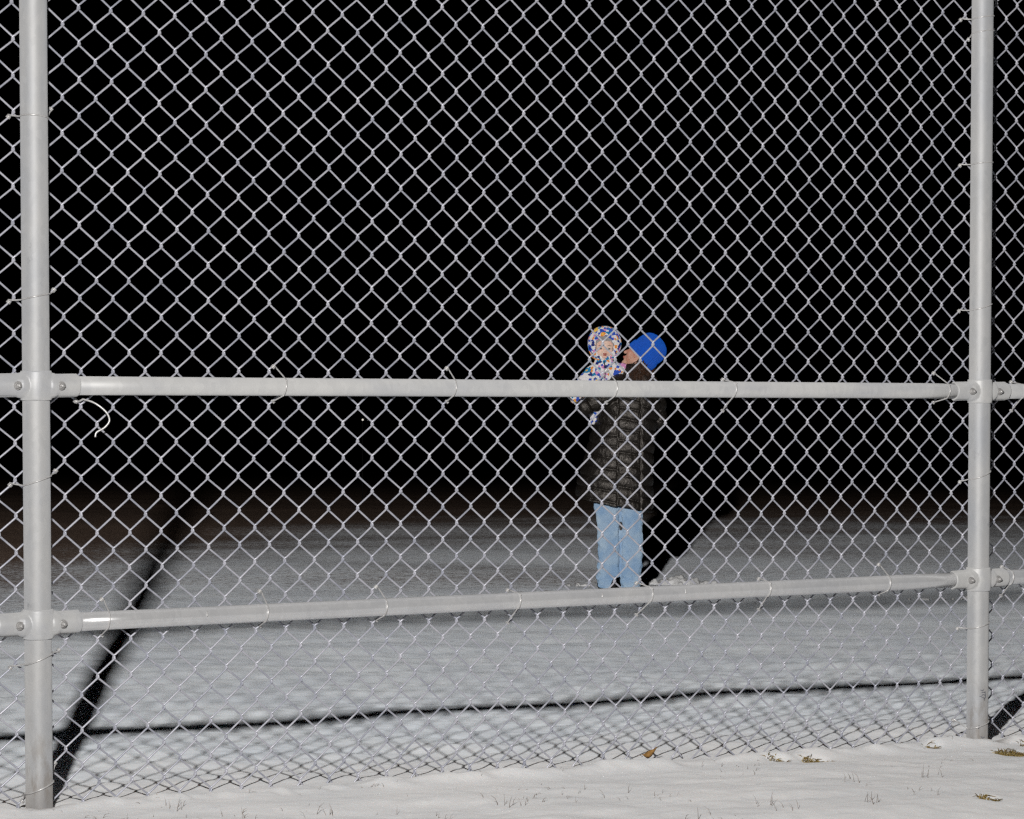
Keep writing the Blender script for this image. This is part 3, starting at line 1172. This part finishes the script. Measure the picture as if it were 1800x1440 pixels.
# grey knitted cap showing round the face
V, F = [], []
NS, NR = 96, 22
for i in range(NR):
    t = i / (NR - 1)
    el = math.radians(8 + 82 * t)
    for j in range(NS):
        a = 2 * np.pi * j / NS
        front = max(0.0, math.sin(a))                 # towards the face
        e2 = el if t > 0.3 else math.radians(8 + 82 * t) - math.radians(40) * (1 - front ** 0.55) * (1 - t / 0.3)
        rib = 1 + 0.010 * math.cos(40 * a) * math.cos(el)
        rx, ry, rz = 0.0735, 0.0885, 0.092
        V.append(BC + (BB[0] * rx * math.cos(e2) * math.cos(a) * rib + BB[1] * (ry * math.cos(e2) * math.sin(a) * rib - 0.006)
                       + BB[2] * (rz * math.sin(e2) + 0.012)) * 0.88)
for i in range(NR - 1):
    for j in range(NS):
        k = (j + 1) % NS
        F.append((i * NS + j, i * NS + k, (i + 1) * NS + k, (i + 1) * NS + j))
cap = add('cap', (np.array(V), F), plain('grey_rib_knit', (0.38, 0.37, 0.37), 0.9, 0, 0.25, 90, 0.4, 0.9), baby)
sm = cap.modifiers.new('thickness', 'SOLIDIFY')
sm.thickness = 0.004

# snowsuit
mb = MB()
limb(mb, [(-0.104, 0.01, 1.445), (-0.110, 0.03, 1.38), (-0.135, 0.05, 1.28), (-0.150, 0.06, 1.19)], [0.060, 0.083, 0.092, 0.085], 20)
limb(mb, [(-0.13, 0.01, 1.405), (-0.180, 0.0, 1.38), (-0.245, -0.042, 1.31), (-0.287, -0.058, 1.238)], [0.058, 0.052, 0.043, 0.036], 16)
limb(mb, [(-0.09, 0.01, 1.415), (-0.03, -0.005, 1.405), (0.012, 0.015, 1.412), (0.048, 0.07, 1.398)], [0.055, 0.047, 0.040, 0.034], 16)
limb(mb, [(-0.140, 0.05, 1.20), (-0.152, 0.0, 1.155), (-0.162, 0.02, 1.10), (-0.168, 0.0, 1.085)], [0.055, 0.038, 0.028, 0.024], 16)
limb(mb, [(-0.13, 0.06, 1.19), (-0.06, 0.19, 1.16), (-0.02, 0.215, 1.05), (-0.02, 0.19, 1.03)], [0.060, 0.050, 0.040, 0.034], 16)
v, f, nrm = fuse(mb.data(), 0.0055, 4, 0.5)
v = v + nrm * (n3(v, 16, 2.0) * 0.004 + n3(v, 34, 5.0) * 0.002)[:, None]
add('snowsuit', (v, f), FLOR, baby)
# hood: a thick soft shell open towards the face, its rim rolled outwards
V, F = [], []
NS, NR = 72, 26
hc = np.array([-0.096, 0.012, 1.566])
ap = unit((-0.055, -0.99, -0.18))
hs = frame(ap, (0.03, 0, 1.0))
for i in range(NR):
    t = i / (NR - 1)
    pol = math.radians(44 + 132 * t)
    for j in range(NS):
        a = 2 * np.pi * j / NS
        ca, sa = math.cos(a), math.sin(a)
        wide = 1.0 + 0.05 * max(0, sa) + 0.10 * max(0, ca) * (t < 0.5)
        rx, rf, rz = 0.096, 0.098, 0.104
        rs = math.sin(pol)
        lump = 1 + 0.06 * mnoise.noise(Vector((ca * 1.7, sa * 1.7, t * 4)))
        V.append(hc + hs[0] * rx * rs * ca * wide * lump + hs[2] * rz * rs * sa * wide * lump + hs[1] * rf * math.cos(pol) * 0.92)
for i in range(NR - 1):
    for j in range(NS):
        k = (j + 1) % NS
        F.append((i * NS + j, (i + 1) * NS + j, (i + 1) * NS + k, i * NS + k))
F.append(tuple((NR - 1) * NS + j for j in range(NS)))
hood = add('hood', (np.array(V), F), FLOR, baby)
sm = hood.modifiers.new('thickness', 'SOLIDIFY')
sm.thickness = 0.012
sm.offset = 0
rim = [np.array(V[j]) + hs[1] * 0.002 for j in range(NS)] + [np.array(V[0]) + hs[1] * 0.002, np.array(V[1]) + hs[1] * 0.002]
add('hood_rim', tube(rim, [0.0125 + 0.003 * math.sin(j * 0.9) for j in range(len(rim))], 10), FLOR, baby)
# zip and collar
zp = bez([(-0.104, -0.055, 1.462), (-0.100, -0.058, 1.43), (-0.098, -0.062, 1.40), (-0.102, -0.054, 1.35), (-0.112, -0.046, 1.29)], 8)
add('zip', tube(zp, 0.0036, 6), plain('black_zip', (0.015, 0.015, 0.02), 0.5), baby)

# ------------------------------------------------------------------ kicked-up snow on the field
def snow_lump(name, cx, cy, length, width, height, n, label, seed, ang=0.0):
    r = random.Random(seed)
    mb = MB()
    for i in range(n):
        u = r.uniform(-1, 1)
        w = r.uniform(-1, 1) * (1 - 0.5 * abs(u))
        a = r.uniform(0.35, 1.0) * height * (1.15 - 0.6 * abs(u))
        dx, dy = u * length / 2, w * width / 2
        X = cx + dx * math.cos(ang) - dy * math.sin(ang)
        Y = cy + dx * math.sin(ang) + dy * math.cos(ang)
        B = np.array(Matrix.Rotation(r.uniform(0, 3), 3, 'Z') @ Matrix.Rotation(r.uniform(-0.6, 0.6), 3, 'X') @ Matrix.Rotation(r.uniform(-0.5, 0.5), 3, 'Y'))
        mb.add(box((X, Y, float(G(X, Y)) + a * 0.3), (a * r.uniform(0.8, 1.7), a * r.uniform(0.7, 1.4), a * r.uniform(0.8, 1.3)), B))
    v, f, nrm = fuse(mb.data(), 0.0085, 1, 0.3)
    v = v + nrm * (n3(v, 20, seed) * 0.010 + n3(v, 60, seed + 3.0) * 0.006)[:, None]
    o = add(name, (v, f), CLOD, None, True, label=label, category='snow clump', group='kicked-up snow on the field')
    return o


CLOD = NT('crusted_snow')
_p = CLOD.pos()
CLOD.color(CLOD.mix(CLOD.sstep(CLOD.noise(_p, 14, 5), 0.4, 0.7), (0.78, 0.78, 0.78), (0.55, 0.55, 0.55)))
CLOD.set(Roughness=0.85)
CLOD.bump(CLOD.noise(_p, 60, 4), 0.5, 0.01)
CLOD = CLOD.m
RA = -YAW
snow_lump('snow_clump', 7.60, 8.40, 0.46, 0.16, 0.058, 46, 'long bank of broken white snow right of the jeans', 3, RA)
snow_lump('snow_clump', 6.72, 8.35, 0.16, 0.10, 0.030, 12, 'small white snow clump left of the jeans at ground level', 9, RA)
snow_lump('snow_clump', 8.20, 6.15, 0.95, 0.10, 0.020, 40, 'thin ridge of crusted snow crossing behind the far post', 21, RA + 0.25)

# ------------------------------------------------------------------ dead grass and a leaf in the near snow
STRAW = NT('straw')
_i = STRAW.n('ShaderNodeNewGeometry').outputs['Random Per Island']
STRAW.color(STRAW.ramp(_i, [(0.0, (0.10, 0.075, 0.035)), (0.35, (0.30, 0.20, 0.06)), (0.65, (0.52, 0.38, 0.11)), (1.0, (0.20, 0.17, 0.10))]))
STRAW.set(Roughness=0.7)
STRAW = STRAW.m
DRY = NT('dry_stalk')
_i = DRY.n('ShaderNodeNewGeometry').outputs['Random Per Island']
DRY.color(DRY.ramp(_i, [(0.0, (0.26, 0.21, 0.18)), (1.0, (0.46, 0.39, 0.34))]))
DRY.set(Roughness=0.8)
DRY = DRY.m


def blade(r, x, y, z, L, lean, az, w):
    d = np.array([math.cos(az), math.sin(az), 0])
    p0 = np.array([x, y, z - 0.004])
    p1 = p0 + d * L * lean * 0.4 + np.array([0, 0, L * 0.6])
    p2 = p0 + d * L * lean + np.array([0, 0, L * (1 - 0.3 * lean)])
    return tube([p0, p1, p2], [w, w * 0.8, w * 0.25], 3, False)


def tuft(idx, label, n):
    tx, ty, ra, rb = TUFTS[idx]
    r = random.Random(40 + idx)
    mb = MB()
    for i in range(n):
        q, a = math.sqrt(r.random()), r.uniform(0, 6.283)
        x, y = tx + ra * q * math.cos(a), ty + rb * 2.2 * q * math.sin(a)
        mb.add(blade(r, x, y, float(G(x, y)), r.uniform(0.006, 0.017), r.uniform(0.3, 2.2), r.uniform(0, 6.283), r.uniform(0.0009, 0.0019)))
    return add('grass_tuft', mb.data(), STRAW, None, True, label=label, category='grass', group='tufts of yellow grass showing through the snow')


tuft(0, 'largest yellow grass patch, oval in the snow in front of the right post', 620)
tuft(1, 'dull brown grass tuft at the bottom right corner in open snow', 240)
tuft(2, 'wider straw patch in snow at the mesh hem left of the right post', 260)
tuft(3, 'faint thin straw patch beside the wider one at the mesh hem', 110)
tuft(4, 'little golden grass tuft at the left foot of the right post', 60)
tuft(5, 'sparse golden grass right of the far post at the picture edge', 70)

# curled dry leaf
lx, ly = 1.648, 0.004
lz = float(G(lx, ly)) + 0.004
V, F = [], []
for i in range(9):
    t = i / 8
    w = 0.013 * math.sin(math.pi * min(1, t * 0.95 + 0.05)) + 0.0008
    for j in range(5):
        s = (j - 2) / 2
        V.append((lx - 0.022 + 0.044 * t + 0.004 * s, ly + s * w, lz + 0.014 * abs(s) ** 1.5 * math.sin(math.pi * t) + 0.012 * (t - 0.4) ** 2 * 6 + 0.004))
for i in range(8):
    for j in range(4):
        F.append((i * 5 + j, i * 5 + j + 1, (i + 1) * 5 + j + 1, (i + 1) * 5 + j))
leaf = add('dead_leaf', (np.array(V), F), plain('orange_leaf', (0.42, 0.23, 0.07), 0.7, 0, 0.5, 120), None, True,
           label='curled orange dead leaf on the snow at the foot of the mesh', category='leaf')
sm = leaf.modifiers.new('thickness', 'SOLIDIFY')
sm.thickness = 0.0008
add('stem', tube([(lx - 0.022, ly, lz + 0.010), (lx - 0.034, ly - 0.004, lz + 0.016), (lx - 0.042, ly - 0.006, lz + 0.013)], 0.0008, 5),
    DRY, leaf)

# thin dead stalks pricking through the near snow, too many to count
r = random.Random(77)
mb = MB()
STALKS = [(1.81, -0.627), (1.859, -0.534), (1.269, -0.456), (0.352, -0.358), (0.51, -0.373), (0.634, -0.408), (0.949, -0.472), (1.207, -0.843), (0.241, -0.179), (0.733, -0.541), (1.428, -0.861), (1.426, -0.757), (1.832, -0.81), (2.051, -0.635), (1.644, -0.924)]
centres = [(r.uniform(-0.1, 2.4), r.uniform(-1.15, -0.12)) for _ in range(34)]
for cx, cy in centres:
    for i in range(r.randint(2, 12)):
        x, y = cx + r.gauss(0, 0.045), cy + r.gauss(0, 0.05)
        mb.add(blade(r, x, y, float(G(x, y)), r.uniform(0.004, 0.020), r.uniform(0.1, 1.3), r.uniform(0, 6.283), r.uniform(0.0004, 0.0009)))
for cx, cy in STALKS:
    for i in range(r.randint(2, 6)):
        x, y = cx + r.gauss(0, 0.022), cy + r.gauss(0, 0.022)
        mb.add(blade(r, x, y, float(G(x, y)), r.uniform(0.012, 0.038), r.uniform(0.05, 0.7), r.uniform(0, 6.283), r.uniform(0.0005, 0.0010)))
for i in range(90):
    x, y = r.uniform(-0.2, 2.9), r.uniform(-0.12, 0.03)
    mb.add(blade(r, x, y, float(G(x, y)), r.uniform(0.004, 0.014), r.uniform(0.3, 1.5), r.uniform(0, 6.283), r.uniform(0.0004, 0.0009)))
add('dead_grass', mb.data(), DRY, None, True, kind='stuff', label='thin dead grass stalks pricking through the near snow')

# ------------------------------------------------------------------ far off, a small glowing ball on a thin pole: a white speck in the dark
D = 62.0
right = Vector((math.cos(YAW), -math.sin(YAW), 0))
fwd = Vector((math.sin(YAW), math.cos(YAW), 0))
lp = CAM + fwd * D + right * (D * (637.3 - 900) / 4206.7) + Vector((0, 0, -D * (738 - 556.3) / 4206.7))
gz = min(float(G(lp.x, lp.y)), lp.z - 0.6)
dot = bpy.data.objects.new('far_speck', None)
COL.objects.link(dot)
dot.location = (lp.x, lp.y, gz)
dot['label'] = 'tiny white speck far off in the dark field, left of the people'
dot['category'] = 'dot'
GLOW = NT('speck_glow')
GLOW.color((0.8, 0.8, 0.75))
GLOW.b.inputs['Emission Color'].default_value = (1.0, 0.93, 0.82, 1)
GLOW.b.inputs['Emission Strength'].default_value = 0.7
add('glow_ball', ball((0, 0, lp.z - gz), 0.026, 12, 8), GLOW.m, dot)
add('pole', tube([(0, 0.02, -0.3), (0, 0.02, lp.z - gz)], 0.012, 8), plain('dark_pole', (0.01, 0.01, 0.01), 0.9), dot)
